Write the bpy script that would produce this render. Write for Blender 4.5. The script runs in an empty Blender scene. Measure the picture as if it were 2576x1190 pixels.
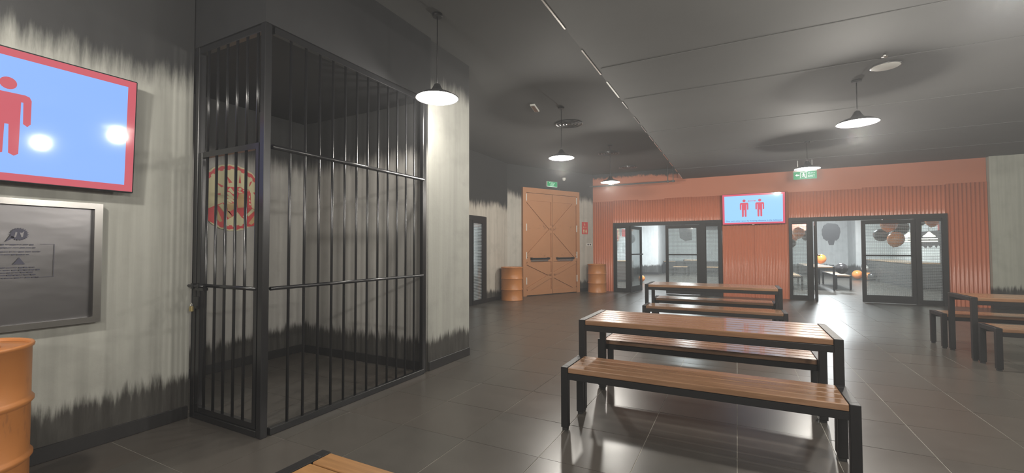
import bpy, bmesh, math, random
from mathutils import Vector, Matrix
random.seed(3)
S = bpy.context.scene
COL = S.collection
PI = math.pi

# ------------------------------------------------------------------ camera
cam_d = bpy.data.cameras.new('camera'); cam = bpy.data.objects.new('camera', cam_d); COL.objects.link(cam)
cam_d.sensor_fit = 'HORIZONTAL'; cam_d.sensor_width = 36.0; cam_d.lens = 1092.3 / 2576 * 36.0
cam_d.clip_start = 0.02; cam_d.clip_end = 200
pitch, roll, yaw = 0.0276354, -0.0023539, 0.478078
fwd = Vector((-math.sin(yaw) * math.cos(pitch), math.cos(yaw) * math.cos(pitch), math.sin(pitch)))
rgt = Vector((math.cos(yaw), math.sin(yaw), 0)); upv = rgt.cross(fwd)
r2 = rgt * math.cos(roll) + upv * math.sin(roll); u2 = -rgt * math.sin(roll) + upv * math.cos(roll)
M = Matrix((r2, u2, -fwd)).transposed().to_4x4(); M.translation = (0, 0, 1.42)
cam.matrix_world = M
S.camera = cam
# ------------------------------------------------------------------ world, exposure
w = bpy.data.worlds.new('world'); S.world = w; w.use_nodes = True
w.node_tree.nodes['Background'].inputs[0].default_value = (0.8, 0.9, 1.0, 1)
w.node_tree.nodes['Background'].inputs[1].default_value = 0.02
S.view_settings.view_transform = 'Standard'; S.view_settings.look = 'None'
S.view_settings.gamma = 1.0; S.view_settings.use_curve_mapping = False
S.view_settings.exposure = 0.22
LAMP_W = 150.0          # watts of each pendant lamp
ROOM_W = 330.0          # watts of each ceiling panel in the rooms behind the glass
GLARE_HAZE = 0.007
wv = w.node_tree.nodes.new('ShaderNodeVolumeScatter')       # thin haze added to stand in for lens glare around the lamps
wv.inputs['Color'].default_value = (0.95, 0.97, 1.0, 1); wv.inputs['Density'].default_value = GLARE_HAZE; wv.inputs['Anisotropy'].default_value = 0.35
w.node_tree.links.new(wv.outputs[0], w.node_tree.nodes['World Output'].inputs['Volume'])
cy = S.cycles
cy.max_bounces = 6; cy.diffuse_bounces = 3; cy.glossy_bounces = 3; cy.transmission_bounces = 4
cy.volume_bounces = 0; cy.transparent_max_bounces = 12
cy.caustics_reflective = False; cy.caustics_refractive = False
cy.sample_clamp_indirect = 3.0

# ------------------------------------------------------------------ materials
def srgb(r, g, b):
    f = lambda c: (c / 255 / 12.92) if c / 255 <= 0.04045 else ((c / 255 + 0.055) / 1.055) ** 2.4
    return (f(r), f(g), f(b), 1)
class N:
    def __init__(s, name):
        s.m = bpy.data.materials.new(name); s.m.use_nodes = True; s.t = s.m.node_tree
        s.b = s.t.nodes['Principled BSDF']; s.out = s.t.nodes['Material Output']
    def n(s, typ, **kw):
        x = s.t.nodes.new(typ)
        for k, v in kw.items(): setattr(x, k, v)
        return x
    def l(s, a, b): s.t.links.new(a, b)
    def val(s, sock, v):
        if isinstance(v, (int, float, tuple, list)): sock.default_value = v
        else: s.l(v, sock)
    def math(s, op, a, b=0.0, c=0.0, clamp=False):
        x = s.n('ShaderNodeMath', operation=op, use_clamp=clamp)
        for i, v in enumerate((a, b, c)): s.val(x.inputs[i], v)
        return x.outputs[0]
    def mix(s, f, a, b, blend='MIX'):
        x = s.n('ShaderNodeMix', data_type='RGBA', blend_type=blend)
        s.val(x.inputs[0], f); s.val(x.inputs[6], a); s.val(x.inputs[7], b)
        return x.outputs[2]
    def pos(s): return s.n('ShaderNodeNewGeometry').outputs['Position']
    def obj(s): return s.n('ShaderNodeTexCoord').outputs['Object']
    def xyz(s, v):
        x = s.n('ShaderNodeSeparateXYZ'); s.l(v, x.inputs[0]); return x.outputs
    def mapv(s, v, scale):
        x = s.n('ShaderNodeMapping'); s.l(v, x.inputs[0]); x.inputs['Scale'].default_value = scale; return x.outputs[0]
    def noise(s, v, scale=5, detail=4, rough=0.55):
        x = s.n('ShaderNodeTexNoise'); s.l(v, x.inputs['Vector'])
        x.inputs['Scale'].default_value = scale; x.inputs['Detail'].default_value = detail; x.inputs['Roughness'].default_value = rough
        return x.outputs['Fac']
    def step(s, v, lo, hi):
        x = s.n('ShaderNodeMapRange', clamp=True, interpolation_type='SMOOTHSTEP')
        s.val(x.inputs['Value'], v); s.val(x.inputs['From Min'], lo); s.val(x.inputs['From Max'], hi)
        return x.outputs[0]
    def bump(s, h, strength=0.2, dist=0.01):
        x = s.n('ShaderNodeBump'); x.inputs['Strength'].default_value = strength; x.inputs['Distance'].default_value = dist
        s.l(h, x.inputs['Height']); s.l(x.outputs[0], s.b.inputs['Normal'])
    def set(s, color=None, rough=None, metal=None, spec=None, coat=None):
        b = s.b
        if color is not None: s.val(b.inputs['Base Color'], color)
        if rough is not None: s.val(b.inputs['Roughness'], rough)
        if metal is not None: s.val(b.inputs['Metallic'], metal)
        if spec is not None: s.val(b.inputs['Specular IOR Level'], spec)
        if coat is not None: s.val(b.inputs['Coat Weight'], coat)
        return s.m

def plain(name, col, rough=0.5, metal=0.0, spec=0.5, vary=0.12, scale=6):
    k = N(name); nz = k.noise(k.obj(), scale)
    dark = tuple(c * (1 - vary) for c in col[:3]) + (1,); light = tuple(min(1, c * (1 + vary)) for c in col[:3]) + (1,)
    return k.set(k.mix(nz, dark, light), rough, metal, spec)
def emit(name, col, strength):
    k = N(name); e = k.n('ShaderNodeEmission'); e.inputs[0].default_value = col; e.inputs[1].default_value = strength
    k.l(e.outputs[0], k.out.inputs[0]); return k.m

def concrete(name, base=(0.30, 0.30, 0.27, 1), ztop=3.0, zlo=0.30, black=(0.028, 0.028, 0.028, 1), top_amp=0.35, lo_amp=0.35, streak=0.35):
    """Raw render with painted soot: ragged black from ztop up, ragged dark drips at the foot, faint vertical streaks."""
    k = N(name); P = k.pos(); z = k.xyz(P)[2]
    fine = k.noise(k.mapv(P, (16, 16, 1.6)), 1.0, 5, 0.7)
    st = k.noise(k.mapv(P, (9, 9, 0.35)), 1.0, 4, 0.6)
    big = k.noise(k.mapv(P, (1.1, 1.1, 0.9)), 1.0, 3)
    mott = k.noise(P, 3.0, 6, 0.6)
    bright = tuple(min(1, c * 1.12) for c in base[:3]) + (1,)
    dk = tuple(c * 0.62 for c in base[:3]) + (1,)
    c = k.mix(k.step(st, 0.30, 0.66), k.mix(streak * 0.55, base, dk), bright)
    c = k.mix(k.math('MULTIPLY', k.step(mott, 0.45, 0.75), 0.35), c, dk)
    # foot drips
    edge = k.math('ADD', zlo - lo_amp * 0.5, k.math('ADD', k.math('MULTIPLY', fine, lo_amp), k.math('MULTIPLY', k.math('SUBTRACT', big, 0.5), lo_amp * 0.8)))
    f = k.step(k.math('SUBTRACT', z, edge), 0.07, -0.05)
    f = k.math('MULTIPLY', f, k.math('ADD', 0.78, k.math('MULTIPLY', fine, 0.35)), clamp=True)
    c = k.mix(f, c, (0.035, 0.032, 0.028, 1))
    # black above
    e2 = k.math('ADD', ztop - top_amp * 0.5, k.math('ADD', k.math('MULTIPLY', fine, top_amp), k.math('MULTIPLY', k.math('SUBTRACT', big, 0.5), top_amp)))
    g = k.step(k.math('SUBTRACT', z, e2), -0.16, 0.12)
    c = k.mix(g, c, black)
    k.bump(k.noise(P, 30, 6, 0.6), 0.12, 0.01)
    return k.set(c, 0.75, 0, 0.3)

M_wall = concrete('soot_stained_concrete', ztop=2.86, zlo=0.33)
M_cell = concrete('cell_concrete', base=(0.34, 0.33, 0.31, 1), ztop=2.55, zlo=0.34, top_amp=0.3)
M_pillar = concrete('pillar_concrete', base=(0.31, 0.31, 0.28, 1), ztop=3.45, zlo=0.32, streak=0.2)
M_wall2 = concrete('far_concrete', base=(0.38, 0.36, 0.32, 1), ztop=3.1, zlo=0.30, top_amp=0.5)
M_wall3 = concrete('right_concrete', base=(0.36, 0.37, 0.32, 1), ztop=5.0, zlo=0.45, top_amp=0.5)
M_room = concrete('room_plaster', base=(0.55, 0.57, 0.57, 1), ztop=6, zlo=0.52, lo_amp=0.5, streak=0.1)
M_black = plain('black_paint', (0.018, 0.018, 0.019, 1), 0.55, 0, 0.3, 0.2)
M_base = plain('black_skirting', (0.011, 0.010, 0.010, 1), 0.45)
M_ceil = plain('dark_ceiling_paint', (0.085, 0.085, 0.082, 1), 0.75, 0, 0.2, 0.10, 2)
M_steelbar = plain('black_gloss_steel', (0.009, 0.009, 0.010, 1), 0.26, 0.0, 0.6, 0.2, 20)
M_frame = plain('black_powdercoat', (0.010, 0.0095, 0.010, 1), 0.48, 0, 0.30, 0.2, 20)
M_foot = plain('black_rubber', (0.012, 0.012, 0.012, 1), 0.7)
M_white = plain('white_plastic', (0.62, 0.62, 0.58, 1), 0.5)
M_chrome = plain('brushed_steel', (0.62, 0.60, 0.56, 1), 0.25, 1.0)
M_brass = plain('brass', (0.62, 0.50, 0.24, 1), 0.3, 0.9)
M_red = plain('red_print', srgb(190, 60, 62), 0.5)
M_cream = plain('cream_print', srgb(196, 188, 150), 0.6)
M_tan = plain('tan_print', srgb(180, 150, 105), 0.6)
M_redsign = plain('red_sign_sheet', srgb(188, 66, 62), 0.5)

def corr_mat():
    k = N('orange_corrugated_paint'); P = k.pos()
    n1 = k.noise(k.mapv(P, (2, 2, 0.6)), 1.2, 4)
    c = k.mix(n1, (0.46, 0.148, 0.078, 1), (0.53, 0.180, 0.098, 1))
    return k.set(c, 0.25, 0, 0.5)
M_orange = corr_mat()
def orange_top():
    k = N('orange_plaster_soot_top'); P = k.pos(); s = k.xyz(P)
    fine = k.noise(k.mapv(P, (10, 10, 6)), 1.0, 5, 0.7); big = k.noise(k.mapv(P, (0.9, 0.9, 0.9)), 1.0, 3)
    # the soot edge dips towards the corner with the grey pier
    e = k.math('ADD', 3.74, k.math('ADD', k.math('MULTIPLY', k.math('SUBTRACT', fine, 0.5), 0.25), k.math('MULTIPLY', k.math('SUBTRACT', big, 0.5), 0.2)))
    g = k.step(k.math('SUBTRACT', s[2], e), -0.04, 0.05)
    c = k.mix(g, (0.42, 0.145, 0.078, 1), (0.03, 0.03, 0.03, 1))
    return k.set(c, 0.6, 0, 0.35)
M_orange_top = orange_top()
def drum_mat():
    k = N('orange_drum_enamel'); P = k.obj()
    n1 = k.noise(P, 4, 5); n2 = k.noise(k.mapv(P, (1, 1, 0.3)), 30, 3)
    c = k.mix(n1, (0.40, 0.150, 0.042, 1), (0.48, 0.190, 0.056, 1))
    c = k.mix(k.math('MULTIPLY', k.step(n2, 0.62, 0.72), 0.4), c, (0.22, 0.09, 0.04, 1))
    k.bump(k.noise(P, 60, 3), 0.08, 0.005)
    return k.set(c, 0.38, 0, 0.5)
M_drum = drum_mat()
def door_mat():
    k = N('orange_door_paint'); P = k.pos(); z = k.xyz(P)[2]
    n1 = k.noise(P, 2.5, 5); n2 = k.noise(k.mapv(P, (1, 1, 1)), 9, 5, 0.7)
    c = k.mix(n1, (0.37, 0.175, 0.082, 1), (0.43, 0.205, 0.098, 1))
    # knocked spots in two bands where bolts rub
    d1 = k.math('ABSOLUTE', k.math('SUBTRACT', z, 2.08)); d2 = k.math('ABSOLUTE', k.math('SUBTRACT', z, 1.22))
    band = k.math('MAXIMUM', k.step(d1, 0.10, 0.03), k.step(d2, 0.09, 0.03))
    c = k.mix(k.math('MULTIPLY', band, k.math('MULTIPLY', k.step(n2, 0.56, 0.64), 0.7)), c, (0.16, 0.07, 0.03, 1))
    return k.set(c, 0.5, 0, 0.4)
M_door = door_mat()
def wood(name, a, b, rough=0.24, axis=0):
    k = N(name); P = k.obj()
    sc = (0.9, 14, 14) if axis == 0 else (14, 0.9, 14)
    oi = k.n('ShaderNodeObjectInfo').outputs['Random']
    ad = k.n('ShaderNodeVectorMath', operation='ADD'); k.l(k.mapv(P, sc), ad.inputs[0])
    cb = k.n('ShaderNodeCombineXYZ'); k.l(k.math('MULTIPLY', oi, 37.0), cb.inputs[0]); k.l(k.math('MULTIPLY', oi, 91.0), cb.inputs[1]); k.l(cb.outputs[0], ad.inputs[1])
    g = k.noise(ad.outputs[0], 2.2, 6, 0.65)
    g2 = k.noise(ad.outputs[0], 9, 3)
    c = k.mix(k.step(g, 0.36, 0.66), a, b)
    c = k.mix(k.math('MULTIPLY', k.step(g2, 0.55, 0.8), 0.35), c, tuple(x * 0.45 for x in a[:3]) + (1,))
    c = k.mix(k.math('MULTIPLY', oi, 0.35), c, (0.12, 0.055, 0.026, 1))
    k.bump(g2, 0.025, 0.002)
    return k.set(c, rough, 0, 0.5, 0.25)
M_wood = wood('varnished_hardwood', (0.215, 0.115, 0.060, 1), (0.31, 0.175, 0.098, 1))
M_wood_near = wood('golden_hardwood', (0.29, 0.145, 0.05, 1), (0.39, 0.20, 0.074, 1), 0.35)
M_roomwood = wood('pale_hardwood', (0.42, 0.27, 0.15, 1), (0.52, 0.34, 0.20, 1), 0.35)
def floor_mat():
    k = N('dark_porcelain_tile'); P = k.pos(); s = k.xyz(P)
    cx = k.math('FLOOR', k.math('DIVIDE', k.math('ADD', s[0], 3.02), 0.6)); cyy = k.math('FLOOR', k.math('DIVIDE', k.math('SUBTRACT', s[1], 2.74), 0.61))
    cb = k.n('ShaderNodeCombineXYZ'); k.l(cx, cb.inputs[0]); k.l(cyy, cb.inputs[1])
    wn = k.n('ShaderNodeTexWhiteNoise'); k.l(cb.outputs[0], wn.inputs[0])
    n1 = k.noise(P, 5, 8, 0.65); n2 = k.noise(P, 45, 3)
    c = k.mix(n1, (0.052, 0.048, 0.042, 1), (0.084, 0.077, 0.067, 1))
    c = k.mix(k.math('MULTIPLY', wn.outputs[0], 0.45), c, (0.078, 0.062, 0.051, 1))
    c = k.mix(k.math('MULTIPLY', k.step(n2, 0.6, 0.75), 0.25), c, (0.12, 0.11, 0.10, 1))
    r = k.math('ADD', 0.26, k.math('MULTIPLY', n1, 0.08))
    k.bump(n2, 0.03, 0.002)
    return k.set(c, r, 0, 0.5)
M_floor = floor_mat()
M_grout = plain('pale_grout', (0.42, 0.40, 0.35, 1), 0.6)

def glass_mat(name, film=0.0, tint=(0.93, 0.96, 0.96, 1), freq=26.0):
    """Thin pane: clear with a fresnel sheen; film > 0 adds the printed fine-line privacy pattern."""
    k = N(name); k.t.nodes.remove(k.b)
    tr = k.n('ShaderNodeBsdfTransparent'); tr.inputs[0].default_value = tint
    gl = k.n('ShaderNodeBsdfGlossy'); gl.inputs['Roughness'].default_value = 0.03
    fr = k.n('ShaderNodeFresnel'); fr.inputs[0].default_value = 1.45
    m1 = k.n('ShaderNodeMixShader'); k.l(k.math('MULTIPLY', fr.outputs[0], 0.8), m1.inputs[0]); k.l(tr.outputs[0], m1.inputs[1]); k.l(gl.outputs[0], m1.inputs[2])
    last = m1.outputs[0]
    if film > 0:
        s = k.xyz(k.obj())
        lz = k.math('FRACT', k.math('MULTIPLY', s[2], freq)); lx = k.math('FRACT', k.math('MULTIPLY', s[0], freq))
        f = k.math('MAXIMUM', k.math('LESS_THAN', lz, 0.34), k.math('MULTIPLY', k.math('LESS_THAN', lx, 0.22), 0.5))
        df = k.n('ShaderNodeBsdfDiffuse'); df.inputs[0].default_value = (0.42, 0.45, 0.46, 1)
        m2 = k.n('ShaderNodeMixShader'); k.l(k.math('MULTIPLY', f, film), m2.inputs[0]); k.l(last, m2.inputs[1]); k.l(df.outputs[0], m2.inputs[2])
        last = m2.outputs[0]
    k.l(last, k.out.inputs[0]); return k.m
M_glass = glass_mat('clear_glass')
M_film = glass_mat('patterned_film_glass', 0.5)

def steel_sheet():
    k = N('dented_stainless_sheet'); P = k.obj()
    n1 = k.noise(k.mapv(P, (1.2, 1, 2.2)), 1.6, 3); n2 = k.noise(k.mapv(P, (200, 1, 3)), 1.0, 2)
    ad = k.math('ADD', n1, k.math('MULTIPLY', n2, 0.004))
    k.bump(ad, 0.06, 0.06)
    return k.set((0.17, 0.165, 0.17, 1), 0.28, 1.0)
M_sheet = steel_sheet()
def lcd(name, col, st):
    k = N(name); k.set((0.01, 0.01, 0.01, 1), 0.06, 0, 0.35)
    k.b.inputs['Emission Color'].default_value = col; k.b.inputs['Emission Strength'].default_value = st; return k.m
M_scr_blue = lcd('screen_light_blue', srgb(137, 178, 250), 0.95)
M_scr_red = lcd('screen_red', srgb(206, 92, 104), 0.85)
M_scr_blue2 = lcd('screen_sky_blue', srgb(150, 205, 252), 1.0)
M_scr_red2 = lcd('screen_crimson', srgb(215, 80, 105), 0.95)
M_scr_ink = lcd('screen_dark_blue_ink', srgb(50, 90, 170), 0.6)
M_exit = emit('exit_sign_green', srgb(40, 150, 95), 0.85)
M_exit_w = emit('exit_sign_white', srgb(215, 245, 225), 1.0)
M_bulb = emit('lamp_bulb_glow', (1.0, 0.96, 0.88, 1), 60.0)
M_shade_in = plain('white_enamel', (0.88, 0.87, 0.84, 1), 0.35)
M_panel_glow = emit('ceiling_panel_glow', (0.90, 0.97, 1.0, 1), 8.0)
M_ring_glow = emit('ring_lamp_glow', (1.0, 0.97, 0.78, 1), 3.5)
M_bal_o = plain('orange_balloon', (0.75, 0.25, 0.06, 1), 0.25)
M_bal_b = plain('black_balloon', (0.03, 0.028, 0.03, 1), 0.25)
M_bal_w = plain('white_balloon', (0.75, 0.72, 0.66, 1), 0.3)
M_dark_stencil = plain('charcoal_stencil_paint', (0.045, 0.04, 0.045, 1), 0.7)
M_wains = plain('charcoal_wainscot', (0.06, 0.058, 0.058, 1), 0.55)
M_brown = plain('brown_counter_front', (0.085, 0.062, 0.055, 1), 0.5)

# ------------------------------------------------------------------ mesh helpers
def B(): return bmesh.new()
def box(bm, x0, x1, y0, y1, z0, z1):
    v = [bm.verts.new(p) for p in ((x0,y0,z0),(x1,y0,z0),(x1,y1,z0),(x0,y1,z0),(x0,y0,z1),(x1,y0,z1),(x1,y1,z1),(x0,y1,z1))]
    for f in ((3,2,1,0),(4,5,6,7),(0,1,5,4),(1,2,6,5),(2,3,7,6),(3,0,4,7)): bm.faces.new([v[i] for i in f])
    return v
def bevel(bm, w, seg=2):
    bmesh.ops.bevel(bm, geom=[e for e in bm.edges], offset=w, segments=seg, affect='EDGES', profile=0.5)
def bbox(x0, x1, y0, y1, z0, z1, bev=0.0, seg=2):
    bm = B(); box(bm, x0, x1, y0, y1, z0, z1)
    if bev: bevel(bm, bev, seg)
    return bm
def tube(bm, p0, p1, r, n=12, r1=None, caps=True):
    p0 = Vector(p0); p1 = Vector(p1); d = (p1 - p0).normalized()
    a = d.orthogonal().normalized(); b = d.cross(a); r1 = r if r1 is None else r1
    R0 = [bm.verts.new(p0 + (a * math.cos(t) + b * math.sin(t)) * r) for t in (2*PI*i/n for i in range(n))]
    R1 = [bm.verts.new(p1 + (a * math.cos(t) + b * math.sin(t)) * r1) for t in (2*PI*i/n for i in range(n))]
    for i in range(n):
        f = bm.faces.new((R0[i], R0[(i+1)%n], R1[(i+1)%n], R1[i])); f.smooth = True
    if caps: bm.faces.new(R0[::-1]); bm.faces.new(R1)
def lathe(bm, prof, n=48, c=(0, 0, 0), cap=True):
    rings = []
    for r, z in prof:
        rings.append([bm.verts.new((c[0] + r*math.cos(2*PI*i/n), c[1] + r*math.sin(2*PI*i/n), c[2] + z)) for i in range(n)])
    for a, b in zip(rings, rings[1:]):
        for i in range(n):
            f = bm.faces.new((a[i], a[(i+1)%n], b[(i+1)%n], b[i])); f.smooth = True
    if cap:
        if prof[0][0] > 1e-4: bm.faces.new(rings[0][::-1])
        if prof[-1][0] > 1e-4: bm.faces.new(rings[-1])
def prism(bm, pts, y0, y1):
    """pts: (x, z) outline, extruded from y0 to y1 (y0 is the front)."""
    a = [bm.verts.new((x, y0, z)) for x, z in pts]; b = [bm.verts.new((x, y1, z)) for x, z in pts]
    n = len(pts); bm.faces.new(a); bm.faces.new(b[::-1])
    for i in range(n): bm.faces.new((a[i], b[i], b[(i+1)%n], a[(i+1)%n]))
def circ(cx, cz, r, n=28, a0=0, a1=2*PI, rz=None):
    rz = rz or r
    m = n if abs(a1 - a0 - 2*PI) < 1e-6 else n + 1
    return [(cx + r*math.cos(a0 + (a1-a0)*i/n), cz + rz*math.sin(a0 + (a1-a0)*i/n)) for i in range(m)]
def tag(o, label=None, cat=None, group=None, kind=None):
    if label: o['label'] = label
    if cat: o['category'] = cat
    if group: o['group'] = group
    if kind: o['kind'] = kind
    return o
def mk(name, bm, mat, parent=None, fix=True):
    if fix: bmesh.ops.recalc_face_normals(bm, faces=bm.faces[:])
    me = bpy.data.meshes.new(name); bm.to_mesh(me); bm.free(); me.materials.append(mat)
    o = bpy.data.objects.new(name, me); COL.objects.link(o)
    if parent: o.parent = parent
    return o
def empty(name, loc=(0, 0, 0), rz=0.0, label=None, cat=None, group=None, kind=None):
    o = bpy.data.objects.new(name, None); COL.objects.link(o); o.location = loc; o.rotation_euler = (0, 0, rz)
    o.empty_display_size = 0.1
    return tag(o, label, cat, group, kind)
def struct(name, bm, mat, label=None, cat=None):
    return tag(mk(name, bm, mat), label, cat, kind='structure')
def kids(o): return [c for c in bpy.data.objects if c.parent == o]
def dup(o, loc=None, rz=None, label=None, parent=None):
    c = o.copy(); COL.objects.link(c)
    if loc is not None: c.location = loc
    if rz is not None: c.rotation_euler = (0, 0, rz)
    if label: c['label'] = label
    if parent: c.parent = parent
    for ch in kids(o): dup(ch, parent=c)
    return c
def text(name, body, size, mat, parent, loc, rot=(PI/2, 0, 0), depth=0.001, align='CENTER'):
    cu = bpy.data.curves.new(name + '_c', 'FONT'); cu.body = body; cu.size = size; cu.align_x = align; cu.align_y = 'CENTER'; cu.extrude = depth; cu.resolution_u = 3
    t = bpy.data.objects.new(name + '_t', cu); COL.objects.link(t)
    bpy.context.view_layer.update()
    me = bpy.data.meshes.new_from_object(t.evaluated_get(bpy.context.evaluated_depsgraph_get()))
    bpy.data.objects.remove(t); bpy.data.curves.remove(cu)
    me.materials.clear(); me.materials.append(mat)
    o = bpy.data.objects.new(name, me); COL.objects.link(o); o.parent = parent; o.location = loc; o.rotation_euler = rot
    return o

# ================================================================== STRUCTURE
# ---- floor: grout bed with separate tiles
TX, TY, DX, DY = -3.02, 2.74, 0.6, 0.61
floor = struct('floor', bbox(-6.4, 8.2, -6.2, 29, -0.06, -0.003), M_grout, 'dark grey porcelain tiled floor with thin pale joints', 'floor')
def on_floor(x, y):
    if y < 1.8 and x < -4.45: return False
    if x < -5.4 and y < 5: return False
    if -5.3 < x < -3.6 and 4.4 < y < 4.9: return False
    if x < -5.9 and y < 15: return False
    return True
f0 = Vector((-math.sin(yaw), math.cos(yaw))); rr = Vector((math.cos(yaw), math.sin(yaw)))
cells = []
for i in range(-6, 19):
    for j in range(-15, 43):
        x0 = TX + i*DX; y0 = TY + j*DY; x, y = x0 + DX/2, y0 + DY/2
        if not on_floor(x, y) or y > 28.8 or y < -6: continue
        d = f0.dot((x, y)); l = rr.dot((x, y))
        vis = d > 0.9 and abs(l) < d*1.22 + 0.45 and d > 1.9
        cells.append((0 if vis else 1, math.hypot(x, y), x, y))
cells.sort()
tm = bmesh.new(); box(tm, -DX/2+0.0028, DX/2-0.0028, -DY/2+0.0028, DY/2-0.0028, -0.012, 0.0)
tme = bpy.data.meshes.new('floor_tile'); bmesh.ops.recalc_face_normals(tm, faces=tm.faces[:]); tm.to_mesh(tme); tm.free(); tme.materials.append(M_floor)
rest = B()
for k, (v, d, x, y) in enumerate(cells):
    if k < 290:
        o = bpy.data.objects.new('floor_tile', tme); COL.objects.link(o); o.parent = floor; o.location = (x, y, 0); o.rotation_euler = (random.uniform(-.0022, .0022), random.uniform(-.0022, .0022), 0)
    else:
        box(rest, x-DX/2+0.0028, x+DX/2-0.0028, y-DY/2+0.0028, y+DY/2-0.0028, -0.012, 0.0)
tag(mk('distant_floor_tiles', rest, M_floor, floor), kind='stuff')

# ---- walls
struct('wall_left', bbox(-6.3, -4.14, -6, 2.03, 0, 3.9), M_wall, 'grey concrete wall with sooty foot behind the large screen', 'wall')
struct('wall_cell_side', bbox(-5.6, -5.37, 2.03, 4.05, 0, 3.9), M_cell, 'shadowed concrete wall inside the barred cell carrying the round sign', 'wall')
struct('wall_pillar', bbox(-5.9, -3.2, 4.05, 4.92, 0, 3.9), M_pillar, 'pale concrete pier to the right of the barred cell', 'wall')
pc = bbox(-5.37, -3.21, 4.035, 4.049, 0, 3.9)
struct('wall_cell_end', pc, M_cell, 'concrete end wall of the barred cell with drips at its foot', 'wall')
struct('wall_cell_soffit', bbox(-5.37, -3.17, 2.04, 4.05, 3.16, 3.9), M_black, 'black boxed-in soffit above the barred cell', 'wall')
# far-left wall with the glazed doorway opening  y 7.95..9.87
wl = B(); box(wl, -6.1, -5.9, 4.92, 7.95, 0, 3.9); box(wl, -6.1, -5.9, 9.87, 11.1, 0, 3.9); box(wl, -6.1, -5.9, 7.95, 9.87, 2.26, 3.9)
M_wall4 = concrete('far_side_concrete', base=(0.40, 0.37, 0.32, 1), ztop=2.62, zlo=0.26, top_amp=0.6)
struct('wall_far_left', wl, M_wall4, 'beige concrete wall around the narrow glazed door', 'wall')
TH = math.atan2(2.65, 1.39)
wd = empty('wall_back_left', (-5.69, 11.6, 0), TH, 'slanted concrete wall around the orange double door', 'wall', kind='structure')
mk('wall_face', bbox(-0.62, 2.99, 0, 0.2, 0, 3.9), M_wall2, wd)
# lighter pier strip between bend and orange door
struct('wall_right', bbox(8, 8.2, -6, 29, 0, 3.9), M_wall, 'concrete wall far to the right', 'wall')
struct('wall_rear', bbox(-6.3, 8.2, -6.2, -6, 0, 3.9), M_wall, 'concrete wall behind the viewer', 'wall')
struct('wall_pier_right', bbox(5.265, 8, 14.12, 14.42, 0, 3.9), M_wall3, 'pale grey concrete pier right of the orange corrugated wall', 'wall')

# ---- orange back wall
wb = empty('wall_back', (0, 14.25, 0), 0, 'orange wall clad in vertical corrugated metal sheets', 'wall', kind='structure')
def back_box(name, x0, x1, z0, z1, mat, y0=0.0, y1=0.15):
    return mk(name, bbox(x0, x1, y0, y1, z0, z1), mat, wb)
back_box('upper_band', -4.42, 5.26, 2.98, 3.9, M_orange_top)
for nm, a, b in (('wall_core', -4.42, -3.61), ('wall_core', -0.39, 1.28), ('wall_core', 4.54, 5.26)): back_box(nm, a, b, 0, 2.98, M_orange_top)
back_box('wall_core', -3.61, -0.39, 2.24, 2.98, M_orange_top); back_box('wall_core', 1.28, 4.54, 2.24, 2.98, M_orange_top)
def corr(x0, x1, z0, z1, off):
    bm = B(); n = max(2, int((x1-x0)/0.0095)); per = 0.076; cols = []
    for i in range(n+1):
        x = x0 + (x1-x0)*i/n
        y = -0.016 - off - 0.012*math.sin(2*PI*x/per)
        cols.append([bm.verts.new((x, y, z0)), bm.verts.new((x, y, z1)), bm.verts.new((x, -0.001, z1)), bm.verts.new((x, -0.001, z0))])
    for a, b in zip(cols, cols[1:]):
        f = bm.faces.new((a[0], b[0], b[1], a[1])); f.smooth = True
        bm.faces.new((a[1], b[1], b[2], a[2]))
    bm.faces.new(cols[0]); bm.faces.new(cols[-1][::-1])
    return mk('corrugated_sheet', bm, M_orange, wb)
cuts = [-4.30, -3.61, -2.8, -2.0, -1.2, -0.39, 0.445, 1.28, 2.1, 2.915, 3.73, 4.54, 5.26]
for k, (a, b) in enumerate(zip(cuts, cuts[1:])):
    over = (-3.7 < a < -0.4) or (1.27 < a < 4.5)
    corr(a+0.0015, b-0.0015, 2.245 if over else 0.0, 2.97 + 0.02*math.sin(k*2.3), 0.0)

# ---- ceilings
struct('ceiling', bbox(-6.3, -1.45, -6, 14.4, 3.9, 4.0), M_ceil, 'higher dark grey ceiling over the walkway', 'ceiling')
struct('ceiling_lower', bbox(-1.45, 8.2, -6, 14.4, 3.55, 4.0), M_ceil, 'lower dark grey ceiling slab over the dining tables', 'ceiling')
# bulkhead edge: short bright strips imitate the light the edge catches
tr = empty('trim_1', (-1.45, 0, 3.55), 0, 'broken glint of light along the edge of the lower ceiling, made as bright strips', 'trim', kind='structure')
yy = 2.4
while yy < 13.9:
    L = random.uniform(0.35, 0.9); mk('edge_glint', bbox(-0.008, 0.008, yy, yy+L, -0.006, 0.008), M_chrome if random.random() < .55 else M_white, tr); yy += L + random.uniform(0.1, 0.55)
# ceiling seams running across the lower slab
sm = empty('trim_2', (0, 0, 3.55), 0, 'dark cover strips crossing the lower ceiling', 'trim', kind='structure')
for y in (5.0, 6.2, 8.2, 10.4, 12.4): mk('cover_strip', bbox(-1.4, 8, y, y+0.05, -0.006, 0.0), M_ceil, sm)

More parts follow.
